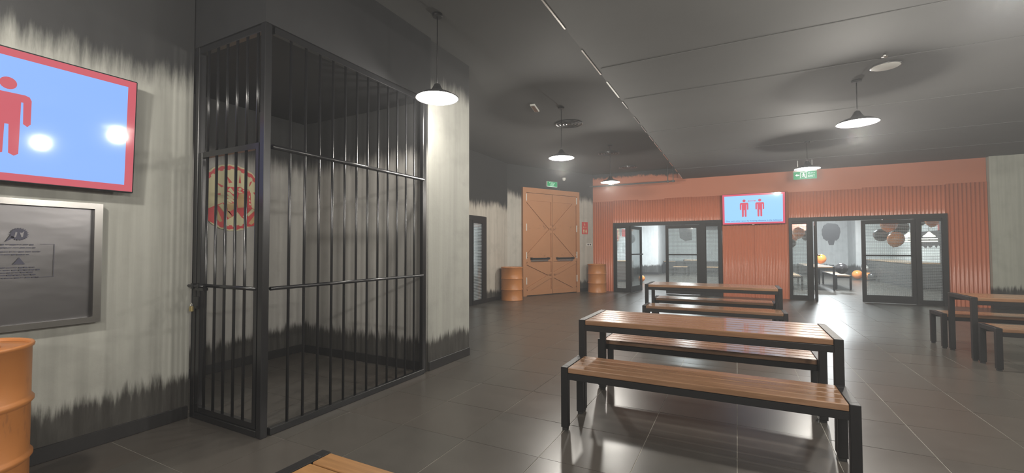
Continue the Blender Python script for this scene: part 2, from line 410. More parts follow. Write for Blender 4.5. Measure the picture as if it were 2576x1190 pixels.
# ---- skirtings
def skirting(name, pts, label):
    e = empty(name, (0, 0, 0), 0, label, 'skirting', kind='structure')
    for (x0, y0), (x1, y1) in zip(pts, pts[1:]):
        L = math.hypot(x1-x0, y1-y0); o = mk('skirting_board', bbox(0, L, -0.014, 0, 0, 0.105, 0.003, 1), M_base, e)
        o.location = (x0, y0, 0); o.rotation_euler = (0, 0, math.atan2(y1-y0, x1-x0))
skirting('baseboard_left', [(-4.139, -6), (-4.139, 2.02)], 'black skirting along the left wall')
skirting('baseboard_cell', [(-5.369, 2.05), (-5.369, 4.033), (-3.26, 4.033)], 'black skirting inside the cell')
skirting('baseboard_pillar', [(-3.199, 4.06), (-3.199, 4.92)], 'black skirting on the pale pier')
skirting('baseboard_far_left', [(-5.899, 9.9), (-5.899, 11.0)], 'black skirting right of the glazed door')
e = empty('baseboard_back_left', (-5.69, 11.6, 0), TH, 'black skirting beside the orange door', 'skirting', kind='structure')
mk('skirting_board', bbox(-0.55, -0.01, -0.014, 0, 0, 0.105), M_base, e); mk('skirting_board', bbox(2.30, 2.92, -0.014, 0, 0, 0.105), M_base, e)
skirting('baseboard_right', [(5.265, 14.119), (8.0, 14.119)], 'black skirting on the right pier')

# ---- glazed doorways
def leaf(parent, x0, x1, z1, bar=True, film=True, stile=0.085, bottom=0.20, name='door_leaf', y=0.0, rz=0.0):
    """Framed glass leaf hinged at its local x=0, width x1-x0, placed at x0."""
    W = x1 - x0
    fr = B(); box(fr, 0, stile, -0.025, 0.025, 0.012, z1); box(fr, W-stile, W, -0.025, 0.025, 0.012, z1)
    box(fr, stile, W-stile, -0.025, 0.025, 0.012, bottom); box(fr, stile, W-stile, -0.025, 0.025, z1-0.10, z1)
    o = mk(name, fr, M_frame, parent); o.location = (x0, y, 0); o.rotation_euler = (0, 0, rz)
    mk('glass_pane', bbox(stile-0.005, W-stile+0.005, -0.004, 0.004, bottom-0.005, z1-0.095), M_film if film else M_glass, o)
    if bar:
        bb = B(); box(bb, stile-0.03, W-stile+0.03, -0.085, -0.06, 1.205, 1.24)
        box(bb, stile-0.02, stile+0.01, -0.065, -0.02, 1.21, 1.235); box(bb, W-stile-0.01, W-stile+0.02, -0.065, -0.02, 1.21, 1.235)
        mk('push_bar', bb, M_frame, o)
    return o
def sidelight(parent, x0, x1, z1, film=True, fl=0.07, frr=0.07, bottom=0.12):
    fr = B(); box(fr, x0, x0+fl, -0.03, 0.03, 0, z1); box(fr, x1-frr, x1, -0.03, 0.03, 0, z1); box(fr, x0+fl, x1-frr, -0.03, 0.03, 0, bottom); box(fr, x0+fl, x1-frr, -0.03, 0.03, z1-0.07, z1)
    o = mk('side_light', fr, M_frame, parent)
    mk('glass_pane', bbox(x0+fl-0.005, x1-frr+0.005, -0.004, 0.004, bottom-0.005, z1-0.065), M_film if film else M_glass, o)
    return o
d2 = empty('door_2', (0, 14.25, 0), 0, 'left black-framed glazed doorway in the orange wall, one leaf standing open', 'door', kind='structure')
fr = B(); box(fr, -3.61, -0.39, -0.06, 0.12, 2.14, 2.25); box(fr, -3.61, -3.53, -0.06, 0.12, 0, 2.14); box(fr, -0.47, -0.39, -0.06, 0.12, 0, 2.14)
box(fr, -3.2, -3.06, -0.05, 0.10, 0, 2.14); box(fr, -1.0, -0.84, -0.05, 0.10, 0, 2.14)
mk('door_frame', fr, M_frame, d2)
sidelight(d2, -3.53, -3.2, 2.14, fl=0.03, frr=0.02); sidelight(d2, -0.84, -0.47, 2.14, fl=0.02, frr=0.03)
leaf(d2, -1.98, -1.0, 2.13)
leaf(d2, -3.02, -2.05, 2.13, rz=math.radians(80), film=False, y=-0.28)
d3 = empty('door_3', (0, 14.25, 0), 0, 'right black-framed glazed doorway in the orange wall, balloons seen through it', 'door', kind='structure')
fr = B(); box(fr, 1.28, 4.54, -0.06, 0.12, 2.14, 2.25); box(fr, 1.28, 1.35, -0.06, 0.12, 0, 2.14); box(fr, 4.44, 4.54, -0.06, 0.12, 0, 2.14)
box(fr, 1.70, 1.83, -0.05, 0.10, 0, 2.14); box(fr, 3.95, 4.05, -0.05, 0.10, 0, 2.14)
mk('door_frame', fr, M_frame, d3)
sidelight(d3, 1.35, 1.70, 2.14, fl=0.01, frr=0.01); sidelight(d3, 4.05, 4.44, 2.14, fl=0.01, frr=0.01)
leaf(d3, 2.88, 3.95, 2.13)
leaf(d3, 1.87, 2.8, 2.13, rz=math.radians(84), film=False, y=-0.25)
d4 = empty('door_4', (-5.9, 0, 0), PI/2, 'narrow black-framed glazed door beyond the pale pier', 'door', kind='structure')
fr = B(); box(fr, 7.95, 9.87, -0.03, 0.15, 2.14, 2.25); box(fr, 9.72, 9.87, -0.03, 0.15, 0, 2.14); box(fr, 7.95, 8.05, -0.03, 0.15, 0, 2.14); box(fr, 9.09, 9.2, -0.02, 0.12, 0, 2.14)
mk('door_frame', fr, M_frame, d4)
leaf(d4, 8.07, 9.09, 2.13, stile=0.08)
sidelight(d4, 9.2, 9.72, 2.14, fl=0.04, frr=0.06)
# place it beyond the glass: a lit corridor
struct('wall_corridor', bbox(-8.3, -8.2, 6.5, 12.5, 0, 3), M_room, 'pale corridor wall behind the narrow glazed door', 'wall')
cw = B(); box(cw, -8.2, -6.1, 6.4, 6.5, 0, 3); box(cw, -8.2, -6.1, 12.5, 12.6, 0, 3); struct('wall_corridor_ends', cw, M_room, 'end walls of the corridor behind the narrow glazed door', 'wall')
struct('ceiling_corridor', bbox(-8.3, -6.1, 6.4, 12.6, 3, 3.1), M_room, 'white ceiling of the corridor behind the narrow glazed door', 'ceiling')
struct('floor_corridor', bbox(-8.3, -6.1, 6.4, 12.6, -0.06, 0), M_floor, 'floor of the corridor behind the narrow glazed door', 'floor')

# ---- orange double door
d1 = empty('door_1', (-5.69, 11.6, 0), TH, 'tall orange double door with crossed braces and black push bars', 'door', kind='structure')
fr = B(); box(fr, 0.0, 0.13, -0.08, -0.002, 0, 3.25); box(fr, 2.16, 2.29, -0.08, -0.002, 0, 3.25); box(fr, 0.13, 2.16, -0.08, -0.002, 3.10, 3.25)
mk('door_frame', fr, M_door, d1)
def bar2(bm, p, q, wd_, y0, y1):
    p = Vector(p); q = Vector(q); d = (q-p).normalized(); n = Vector((-d.y, d.x))*wd_/2
    prism(bm, [tuple(p+n), tuple(p-n), tuple(q-n), tuple(q+n)], y0, y1)
for s in (0, 1):
    X = lambda x: (0.135 + x) if s == 0 else (2.155 - x)
    def xb(bm, a, b, y0, y1, z0, z1): lo, hi = sorted((X(a), X(b))); box(bm, lo, hi, y0, y1, z0, z1)
    lf = B(); xb(lf, 0, 1.006, -0.030, -0.003, 0.02, 3.095)
    lo = mk('door_leaf', lf, M_door, d1)
    def part(nm, fn, mat=M_door):
        b_ = B(); fn(b_); return mk(nm, b_, mat, lo)
    part('top_rail', lambda b_: xb(b_, 0.0, 1.0, -0.062, -0.030, 2.86, 3.09))
    part('middle_rail', lambda b_: xb(b_, 0.0, 1.0, -0.062, -0.030, 1.02, 1.14))
    part('bottom_rail', lambda b_: xb(b_, 0.0, 1.0, -0.062, -0.030, 0.02, 0.16))
    part('meeting_stile', lambda b_: xb(b_, 0.965, 1.003, -0.064, -0.030, 0.16, 2.86))
    for (a, b) in (((0.03, 2.88), (0.95, 2.04)), ((0.95, 1.98), (0.03, 1.17)), ((0.03, 1.0), (0.95, 0.62)), ((0.95, 0.58), (0.03, 0.18))):
        part('brace', lambda b_: bar2(b_, (X(a[0]), a[1]), (X(b[0]), b[1]), 0.13, -0.060, -0.030))
    def pb(b_):
        xb(b_, 0.14, 0.86, -0.13, -0.095, 1.09, 1.135); xb(b_, 0.15, 0.21, -0.10, -0.03, 1.08, 1.145); xb(b_, 0.80, 0.86, -0.10, -0.03, 1.08, 1.145)
    part('push_bar', pb, M_frame)
    part('bar_casing', lambda b_: xb(b_, 0.16, 0.82, -0.085, -0.062, 1.03, 1.075), M_chrome)
    for z in (0.35, 1.1, 1.95, 2.85): part('hinge', lambda b_: xb(b_, -0.022, 0.002, -0.086, -0.060, z, z+0.21), M_white)

# ---- rooms behind the orange wall
struct('wall_party_left', bbox(-6.3, -6.2, 14.4, 29, 0, 3.3), M_room, 'left wall of the room behind the left glazed doorway', 'wall')
struct('wall_party_back', bbox(-6.3, 8.2, 27.5, 27.6, 0, 3.3), M_room, 'pale far wall of the rooms behind the glazed doorways', 'wall')
struct('wall_divider', bbox(0.5, 0.62, 14.45, 27.5, 0, 3.3), M_room, 'partition between the two glazed rooms', 'wall')
struct('wall_party_column', bbox(-6.2, -3.78, 24.4, 27.5, 0, 3.3), M_room, 'pale square pier with sooty foot inside the left glazed room', 'wall')
struct('wall_party_right', bbox(6.25, 6.4, 14.45, 27.5, 0, 3.3), M_room, 'right wall of the room behind the right glazed doorway', 'wall')
struct('wall_party_jog', bbox(5.0, 6.25, 25.8, 27.5, 0, 3.3), M_room, 'brighter projecting wall at the back of the right glazed room', 'wall')
struct('ceiling_party', bbox(-6.3, 8.2, 14.4, 27.6, 3.3, 3.4), M_room, 'pale ceiling of the rooms behind the glass', 'ceiling')
struct('baseboard_party', bbox(-6.19, -3.76, 24.37, 24.4, 0, 0.12), M_base, 'black skirting at the foot of the pale pier in the left room', 'skirting')
struct('baseboard_party_right', bbox(0.63, 5.0, 27.46, 27.5, 0, 0.14), M_base, 'black skirting at the back of the right glazed room', 'skirting')
ws = bbox(-3.7, 0.49, 27.3, 27.49, 0, 0.66); struct('trim_3', ws, M_wains, 'charcoal wainscot ledge along the far wall of the left room', 'trim')

# ================================================================== LAMPS
def pendant(x, y, zc, label, zl=3.0, k=1.0):
    t = empty('pendant_lamp', (x, y, zl), 0, label, 'lamp', 'round metal pendant lamps hanging from the dark ceiling')
    b_ = B(); lathe(b_, [(0.225, 0.0), (0.228, 0.006), (0.16, 0.045), (0.075, 0.075), (0.05, 0.11), (0.03, 0.15), (0.012, 0.16)], 40, cap=False)
    lathe(b_, [(0.012, 0.159), (0.028, 0.149), (0.048, 0.109), (0.073, 0.073), (0.158, 0.042), (0.224, 0.0025), (0.225, 0.0)], 40, cap=False)
    sh = mk('lamp_shade', b_, M_frame, t)
    b_ = B(); lathe(b_, [(0.05, 0.066), (0.072, 0.068), (0.155, 0.038), (0.218, 0.001)], 40, cap=False); mk('shade_lining', b_, M_shade_in, sh)
    b_ = B(); lathe(b_, [(0.001, -0.045), (0.04, -0.040), (0.065, -0.020), (0.072, 0.005), (0.065, 0.035), (0.05, 0.062)], 24, cap=False); mk('bulb', b_, M_bulb, t)
    b_ = B(); tube(b_, (0, 0, 0.15), (0, 0, zc - zl), 0.006, 8); mk('stem', b_, M_frame, t)
    b_ = B(); lathe(b_, [(0.05, zc-zl-0.03), (0.055, zc-zl-0.001)], 20); mk('ceiling_rose', b_, M_frame, t)
    ld = bpy.data.lights.new('lamp_light', 'POINT'); ld.energy = LAMP_W * k; ld.color = (1.0, 0.95, 0.87); ld.shadow_soft_size = 0.07
    lo = bpy.data.objects.new('lamp_light', ld); COL.objects.link(lo); lo.parent = t; lo.location = (0, 0, -0.125)
    return t
pendant(-2.78, 3.66, 3.9, 'bright pendant lamp hanging just right of the barred cell', k=0.36)
pendant(-2.71, 7.12, 3.9, 'pendant lamp in front of the orange double door, nearest the exit sign above it')
pendant(-2.68, 10.31, 3.9, 'small distant pendant lamp above the left end of the corrugated wall')
pendant(1.38, 6.88, 3.55, 'large bright pendant lamp at right above the dining tables')
pendant(1.27, 10.41, 3.55, 'distant pendant lamp beside the hanging green exit sign')
pendant(1.42, 3.45, 3.55, 'pendant lamp at the top right corner, just above the frame')
for x, y, c, k_, where in ((-2.75, 0.1, 3.9, 0.8, 'left of the viewer'), (-2.75, -3.3, 3.9, 1.4, 'behind the viewer at left'), (1.4, 0.2, 3.55, 1.1, 'right of the viewer'), (1.4, -3.2, 3.55, 1.3, 'behind the viewer at right'),
                        (5.4, 3.6, 3.55, 0.9, 'far right beyond the frame'), (5.4, 0.2, 3.55, 0.9, 'far right level with the viewer'), (5.4, 7.0, 3.55, 1.1, 'at right beyond the cut-off table')):
    pendant(x, y, c, 'pendant lamp out of the picture, ' + where, k=k_)

# room panels
for k, (x, y) in enumerate(((-2.9, 17.5), (-2.2, 22.5), (2.6, 17.5), (3.4, 22.5))):
    t = empty('ceiling_panel_light', (x, y, 3.3), 0, ('front' if y < 20 else 'rear') + ' square ceiling light in the ' + ('left' if x < 0 else 'right') + ' glazed room', 'ceiling light')
    mk('panel_frame', bbox(-0.32, 0.32, -0.32, 0.32, -0.03, -0.001), M_white, t)
    mk('diffuser', bbox(-0.29, 0.29, -0.29, 0.29, -0.034, -0.031), M_panel_glow, t)
    ld = bpy.data.lights.new('panel_light', 'AREA'); ld.energy = ROOM_W; ld.size = 0.56; ld.color = (0.90, 0.97, 1.0)
    lo = bpy.data.objects.new('panel_light', ld); COL.objects.link(lo); lo.parent = t; lo.location = (0, 0, -0.05)
t = empty('ceiling_panel_light', (-7.1, 9.3, 3.0), 0, 'square ceiling light in the corridor behind the narrow glazed door', 'ceiling light')
mk('panel_frame', bbox(-0.32, 0.32, -0.32, 0.32, -0.03, -0.001), M_white, t); mk('diffuser', bbox(-0.29, 0.29, -0.29, 0.29, -0.034, -0.031), M_panel_glow, t)
ld = bpy.data.lights.new('panel_light', 'AREA'); ld.energy = 260; ld.size = 0.56; ld.color = (0.95, 0.98, 1.0)
lo = bpy.data.objects.new('panel_light', ld); COL.objects.link(lo); lo.parent = t; lo.location = (0, 0, -0.05)

# ================================================================== CAGE
cage = empty('jail_cage', (-3.2, 2.04, 0), 0, 'black steel barred jail cell front with padlocked gate beside the left wall', 'cage')
GX = -0.94      # wall corner, local
def cbox(name, x0, x1, y0, y1, z0, z1, parent=cage, bev=0.004): return mk(name, bbox(x0, x1, y0, y1, z0, z1, bev, 1), M_steelbar, parent)
cbox('corner_post', -0.028, 0.028, 0.0, 0.056, 0, 3.16)
cbox('wall_post', GX+0.002, GX+0.062, 0.0, 0.06, 0, 3.16)
cbox('end_post', -0.045, 0.005, 1.91, 1.965, 0, 3.16)
for z0, z1, w_ in ((0.0, 0.055, 0.05), (3.10, 3.155, 0.05)):
    cbox('long_rail', -0.02, 0.028, 0.08, 1.91, z0, z1)
for z in (1.115, 2.215):
    b_ = B(); tube(b_, (0.002, 0.08, z), (0.002, 1.912, z), 0.015 if z < 2 else 0.019, 12); mk('long_rail', b_, M_steelbar, cage)
cbox('short_rail', GX+0.062, -0.035, 0.005, 0.05, 3.10, 3.155); cbox('short_rail', GX+0.062, -0.035, 0.0, 0.05, 0, 0.05)
bb = B(); tube(bb, (0, 0, 0.05), (0, 0, 3.11), 0.011, 10)
bar0 = mk('bar', bb, M_steelbar, cage); bar0.location = (0.0, 0.235, 0)
for k in range(1, 12):
    c = bar0.copy(); COL.objects.link(c); c.location = (0.0, 0.235 + 0.1385*k, 0)
gate = mk('gate', bbox(GX+0.066, GX+0.115, 0.006, 0.046, 0.06, 2.24, 0.003, 1), M_steelbar, cage)
tag(gate, 'barred gate leaf with sliding bolt')
def gpart(nm, fn, mat=M_steelbar):
    b_ = B(); fn(b_); return mk(nm, b_, mat, gate)
gpart('gate_rail', lambda b_: box(b_, GX+0.115, -0.085, 0.008, 0.044, 0.06, 0.10))
gpart('gate_rail', lambda b_: box(b_, GX+0.115, -0.085, 0.008, 0.044, 2.195, 2.24))
gpart('gate_rail', lambda b_: tube(b_, (GX+0.1, 0.018, 1.115), (-0.06, 0.018, 1.115), 0.015, 10))
gpart('gate_stile', lambda b_: box(b_, -0.085, -0.05, 0.008, 0.044, 0.06, 2.24))
gb = B(); tube(gb, (0, 0, 0.09), (0, 0, 2.2), 0.011, 10); g0 = mk('gate_bar', gb, M_steelbar, gate); g0.location = (-0.777, 0.026, 0)
for k in range(1, 6):
    c = g0.copy(); COL.objects.link(c); c.location = (-0.777 + 0.1352*k, 0.026, 0)
# fixed bars over the gate
ub = B(); tube(ub, (0, 0, 2.24), (0, 0, 3.11), 0.011, 10); u0 = mk('upper_bar', ub, M_steelbar, cage); u0.location = (-0.777, 0.026, 0)
for k in range(1, 6):
    c = u0.copy(); COL.objects.link(c); c.location = (-0.777 + 0.1352*k, 0.026, 0)
gpart('bolt', lambda b_: tube(b_, (GX-0.035, -0.022, 1.112), (GX+0.24, -0.022, 1.112), 0.011, 10))
def keep(b_): box(b_, GX+0.12, GX+0.24, -0.034, 0.006, 1.078, 1.10); box(b_, GX+0.06, GX+0.09, -0.036, 0.006, 1.09, 1.134); box(b_, GX+0.15, GX+0.17, -0.036, 0.006, 1.09, 1.134)
gpart('bolt_keep', keep)
gpart('lock_plate', lambda b_: box(b_, GX+0.03, GX+0.12, -0.006, 0.006, 0.92, 1.02))
t = empty('padlock', (-3.2+GX+0.075, 2.005, 0.93), 0, 'small brass padlock hanging below the bolt of the cell gate', 'padlock')
mk('lock_body', bbox(-0.021, 0.021, -0.009, 0.009, -0.03, 0.012, 0.004), M_brass, t)
b_ = B(); prev = None
for i in range(9):
    a = PI*i/8; p = (0.014*math.cos(a), 0, 0.022 + 0.016*math.sin(a))
    if prev: tube(b_, prev, p, 0.0035, 8)
    prev = p
tube(b_, (0.014, 0, 0.010), (0.014, 0, 0.022), 0.0035, 8); tube(b_, (-0.014, 0, 0.010), (-0.014, 0, 0.022), 0.0035, 8)
mk('shackle', b_, M_chrome, t)

# ---- round emblem
def emblem(name, loc, rz, R, label, detail=True):
    t = empty(name, loc, rz, label, 'sign')
    n = 120
    b_ = B(); prism(b_, [(R*(1+0.008*math.cos(26*a))*math.cos(a), R*(1+0.008*math.cos(26*a))*math.sin(a)) for a in (2*PI*i/n for i in range(n))], -0.012, 0.0); mk('disc', b_, M_cream, t)
    b_ = B(); V0, V1 = [], []; n = 208
    for i in range(n):
        a = 2*PI*i/n; ro = R*(0.955 + 0.015*math.cos(26*a)); ri = R*(0.875 if (i//4) % 2 else 0.835)
        V0.append(b_.verts.new((ro*math.cos(a), -0.014, ro*math.sin(a)))); V1.append(b_.verts.new((ri*math.cos(a), -0.014, ri*math.sin(a))))
    for i in range(n): b_.faces.new((V0[i], V0[(i+1) % n], V1[(i+1) % n], V1[i]))
    mk('toothed_ring', b_, M_red, t)
    def P_(pts, y=-0.0142): 
        return [((x-510)/447*R, -(z-575)/488*R) for x, z in pts], y
    def shapes(nm, lst, mat, y, single=False):
        if single:
            for pts in lst: shapes(nm, [pts], mat, y)
            return
        b_ = B()
        for pts in lst:
            q, _ = P_(pts); prism(b_, q, y-0.0006, y)
        return mk(nm, b_, mat, t)
    shapes('ray', [[(595,210),(580,345),(612,345)], [(422,262),(452,367),(497,350)], [(768,288),(735,310),(718,385),(738,360)], [(280,372),(355,440),(390,418)], [(280,540),(348,525),(348,557)], [(778,463),(845,448),(800,494)], [(808,572),(905,597),(812,608)]], M_red, -0.013, True)
    shapes('sleeves', [[(95,800),(230,742),(275,712),(385,655),(510,850),(415,915),(410,985),(300,980),(200,930)], [(570,720),(760,690),(820,735),(940,800),(930,880),(850,960),(730,990),(690,985),(700,900),(630,860),(570,780),(510,850),(440,780)]], M_red, -0.013)
    shapes('sleeve_stripes', [[(320,705),(360,675),(495,850),(455,880)], [(270,745),(300,735),(375,925),(345,945),(275,860)], [(690,810),(775,705),(815,735),(715,840)], [(720,940),(815,795),(830,900),(760,960)]], M_tan, -0.0142)
    shapes('cuff_light', [[(330,700),(375,668),(430,750),(395,790)], [(700,800),(770,712),(800,735),(715,835)], [(640,845),(700,890),(690,860),(650,825)]], M_cream, -0.0150)
    shapes('fists', [[(420,420),(520,415),(600,400),(640,425),(720,430),(745,480),(750,600),(760,690),(690,700),(570,720),(440,640),(415,560)]], M_red, -0.0150)
    shapes('palm', [[(585,510),(690,485),(700,620),(690,695),(570,720),(560,600)], [(425,668),(520,655),(545,720),(470,780),(440,770)]], M_tan, -0.0160)
    shapes('finger', [[(435,470),(470,425),(505,470),(528,510),(500,520),(465,490)], [(430,500),(460,498),(520,560),(528,600),(500,590),(430,530)], [(425,550),(455,550),(525,620),(515,640),(480,620),(425,575)], [(425,595),(450,595),(500,645),(480,655),(425,630)], [(575,430),(600,412),(620,430),(605,455),(580,460)], [(640,440),(715,440),(715,452),(640,456)], [(560,470),(600,465),(640,490),(590,500)], [(718,510),(735,530),(732,560),(718,545)], [(722,570),(742,590),(740,615),(724,605)], [(722,630),(748,640),(745,665),(726,660)]], M_cream, -0.0165, True)
    return t
emblem('round_sign', (-5.369, 3.072, 2.035), PI/2, 0.397, 'round cream and red sign with raised clasped fists on the cell wall')

# ================================================================== SCREENS
def person_icon(bm, cx, top, h, y, bold=1.0):
    """pictogram, heights as fractions of h"""
    f = lambda u: u*h
    prism(bm, circ(cx, top-f(.075), f(.078), 24), y-0.0006, y)
    w_ = f(.215)
    pts = [(cx-w_+f(.06), top-f(.19))] + [(cx+w_-f(.06), top-f(.19)), (cx+w_-f(.02), top-f(.205)), (cx+w_, top-f(.25)), (cx+w_, top-f(.56)), (cx+w_-f(.03), top-f(.60)), (cx+w_-f(.07), top-f(.57)), (cx+w_-f(.075), top-f(.29)), (cx+w_-f(.095), top-f(.29)), (cx+w_-f(.10), top-f(.97)), (cx+w_-f(.14), top-f(1.0)), (cx+f(.025), top-f(.97)), (cx+f(.018), top-f(.60)), (cx-f(.018), top-f(.60)), (cx-f(.025), top-f(.97)), (cx-w_+f(.14), top-f(1.0)), (cx-w_+f(.10), top-f(.97)), (cx-w_+f(.095), top-f(.29)), (cx-w_+f(.075), top-f(.29)), (cx-w_+f(.07), top-f(.57)), (cx-w_+f(.03), top-f(.60)), (cx-w_, top-f(.56)), (cx-w_, top-f(.25)), (cx-w_+f(.02), top-f(.205))]
    prism(bm, pts, y-0.0006, y)
def screen(name, loc, rz, W, H, tilt, mb, mr, label, cxs, hp, top, cap=True):
    t = empty(name, loc, rz, label, 'screen')
    t.rotation_euler = (tilt, 0, rz)
    mk('housing', bbox(-W/2, W/2, -0.035, 0.02, -H/2, H/2, 0.005, 1), M_frame, t)
    mk('back_cover', bbox(-W*.38, W*.38, 0.02, 0.055, -H*.36, H*.36, 0.01, 1), M_frame, t)
    pan = mk('display_panel', bbox(-W/2+.009, W/2-.009, -0.0365, -0.034, -H/2+.010, H/2-.009), mr, t)
    bw = 0.048*H/0.86
    mk('picture_field', bbox(-W/2+.009+bw*1.05, W/2-.009-bw*1.05, -0.0378, -0.0362, -H/2+.010+bw, H/2-.009-bw), mb, pan)
    b_ = B()
    for c in cxs: person_icon(b_, c*W, top*H, hp*H, -0.0380)
    z = top*H - hp*H*0.10; x0 = cxs[0]*W + hp*H*.18; x1 = cxs[1]*W - hp*H*.18
    box(b_, x0+0.03, x1-0.03, -0.0386, -0.0380, z-0.007, z+0.007)
    for xx, s in ((x0, 1), (x1, -1)): prism(b_, [(xx, z), (xx+s*.035, z+.02), (xx+s*.035, z-.02)], -0.0386, -0.0380)
    mk('pictogram', b_, mr, pan)
    if cap: text('caption', 'Give each other space by keeping distance in the hallways!', 0.0575*H/0.86, M_scr_ink, pan, (0, -0.0385, -H*0.385))
    mk('maker_plate', bbox(-0.03, 0.03, -0.038, -0.02, -H/2-0.006, -H/2), M_chrome, t)
    mk('wall_bracket', bbox(-0.18, 0.18, 0.055, 0.078, -0.12, 0.10), M_frame, t)
    return t
screen('wall_screen', (0.415, 14.11, 2.535), 0, 1.57, 0.88, 0.07, M_scr_blue2, M_scr_red2, 'screen on the orange wall showing two red figures and a caption', (-0.14, 0.108), 0.57, 0.31)
screen('wall_screen', (-4.055, 0.835, 2.264), PI/2, 1.50, 0.84, 0.045, M_scr_blue, M_scr_red, 'large screen at the left edge on the concrete wall, red figure cut off', (-0.155, 0.065), 0.575, 0.275, cap=False)

# ---- stainless notice panel
t = empty('steel_notice_panel', (-4.139, 0.4, 1.325), PI/2, 'dented stainless steel panel in a bright metal frame below the large screen', 'panel')
M_dimsteel = plain('dulled_steel_frame', (0.30, 0.29, 0.28, 1), 0.22, 1.0)
fr = B(); box(fr, -1.03, 1.03, -0.05, 0, 0.385, 0.425); box(fr, -1.03, 1.03, -0.05, 0, -0.425, -0.385); box(fr, -1.03, -0.985, -0.05, 0, -0.385, 0.385); box(fr, 0.985, 1.03, -0.05, 0, -0.385, 0.385)
mk('metal_frame', fr, M_dimsteel, t)
b_ = B(); bmesh.ops.create_grid(b_, x_segments=40, y_segments=20, size=0.5)
for v in b_.verts:
    x, z = v.co.x*1.97, v.co.y*0.77
    v.co = (x, -0.012 - 0.004*math.sin(3.1*x+1.2)*math.cos(4.3*z+0.4+1.5*x), z)
for f in b_.faces: f.smooth = True
sheet = mk('steel_sheet', b_, M_sheet, t)
M_ink = plain('dark_etched_print', (0.03, 0.03, 0.05, 1), 0.5)
# printed badge, warning triangle, rows of small illegible lettering, outline box (local x = world y - 0.4)
b_ = B(); cxx, czz = 0.625, 0.195; pts = []
for i in range(44):
    a = 2*PI*i/44; r = (0.034 if i % 2 else 0.043); pts.append((cxx + r*math.cos(a)*1.05, czz + r*math.sin(a)))
prism(b_, pts, -0.0205, -0.02); prism(b_, [(cxx-.06, czz-.05), (cxx-.03, czz-.03), (cxx-.02, czz-.02), (cxx-.04, czz-.01)], -0.0205, -0.02); mk('printed_badge', b_, M_ink, sheet)
b_ = B(); 
for pts in ([(cxx-.022, czz-.02), (cxx-.014, czz-.02), (cxx-.008, czz+.012), (cxx-.016, czz+.014)], [(cxx+.002, czz+.012), (cxx+.010, czz-.02), (cxx+.016, czz-.018), (cxx+.022, czz+.02), (cxx+.012, czz+.008)]): prism(b_, pts, -0.0212, -0.0206)
mk('badge_mark', b_, M_sheet, sheet)
b_ = B(); prism(b_, [(0.600, 0.0), (0.655, 0.0), (0.628, 0.045)], -0.0205, -0.02); mk('warning_triangle', b_, M_ink, sheet)
b_ = B()
for k, z in enumerate((0.128, 0.108, 0.082, 0.064, -0.02, -0.036, -0.052, -0.068, -0.086)):
    x = 0.50 + 0.01*(k % 3)
    while x < 0.695 + 0.02*((k*7) % 3 - 1):
        L = random.uniform(0.008, 0.026); h_ = random.uniform(0.0025, 0.005); box(b_, x, x+L, -0.0205, -0.02, z-h_, z+h_*0.6); x += L + random.uniform(0.003, 0.008)
tag(mk('small_print', b_, M_ink, sheet), kind='stuff')
b_ = B(); box(b_, 0.72, 0.79, -0.0205, -0.02, 0.130, 0.132); box(b_, 0.788, 0.7905, -0.0205, -0.02, -0.088, 0.131); box(b_, 0.70, 0.79, -0.0205, -0.02, -0.089, -0.087); mk('print_outline', b_, M_ink, sheet)

# ================================================================== DRUMS
def drum(x, y, label, rz):
    t = empty('oil_drum', (x, y, 0), rz, label, 'drum', 'orange steel drums')
    R = 0.292; prof = [(R*0.985, 0.0), (R+0.006, 0.004), (R+0.006, 0.016), (R, 0.022)]
    for zc in (0.30, 0.60):
        prof += [(R, zc-0.026), (R+0.004, zc-0.018), (R+0.013, zc-0.006), (R+0.013, zc+0.006), (R+0.004, zc+0.018), (R, zc+0.026)]
    prof += [(R, 0.885), (R+0.008, 0.890), (R+0.010, 0.902), (R+0.006, 0.910), (R-0.004, 0.910), (R-0.008, 0.900), (R-0.010, 0.892)]
    b_ = B(); lathe(b_, prof, 56, cap=False); mk('drum_body', b_, M_drum, t)
    b_ = B(); lathe(b_, [(0.001, 0.898), (0.12, 0.8985), (0.21, 0.897), (0.225, 0.891), (R-0.009, 0.891)], 48, cap=False); lid = mk('lid', b_, M_drum, t)
    b_ = B(); lathe(b_, [(0.038, 0.896), (0.038, 0.907), (0.030, 0.909), (0.001, 0.909)], 20, (0.15, 0.03, 0), cap=False); mk('bung', b_, M_drum, lid)
    b_ = B(); lathe(b_, [(0.020, 0.896), (0.020, 0.906), (0.001, 0.907)], 16, (-0.17, 0.02, 0), cap=False); mk('bung', b_, M_drum, lid)
drum(-3.60, 0.66, 'orange steel drum at the lower left corner, cut by the picture edge', 0.7)
drum(-5.53, 10.66, 'orange steel drum left of the orange double door', 2.0)
drum(-4.05, 13.80, 'orange steel drum between the orange door and the corrugated wall', 4.0)

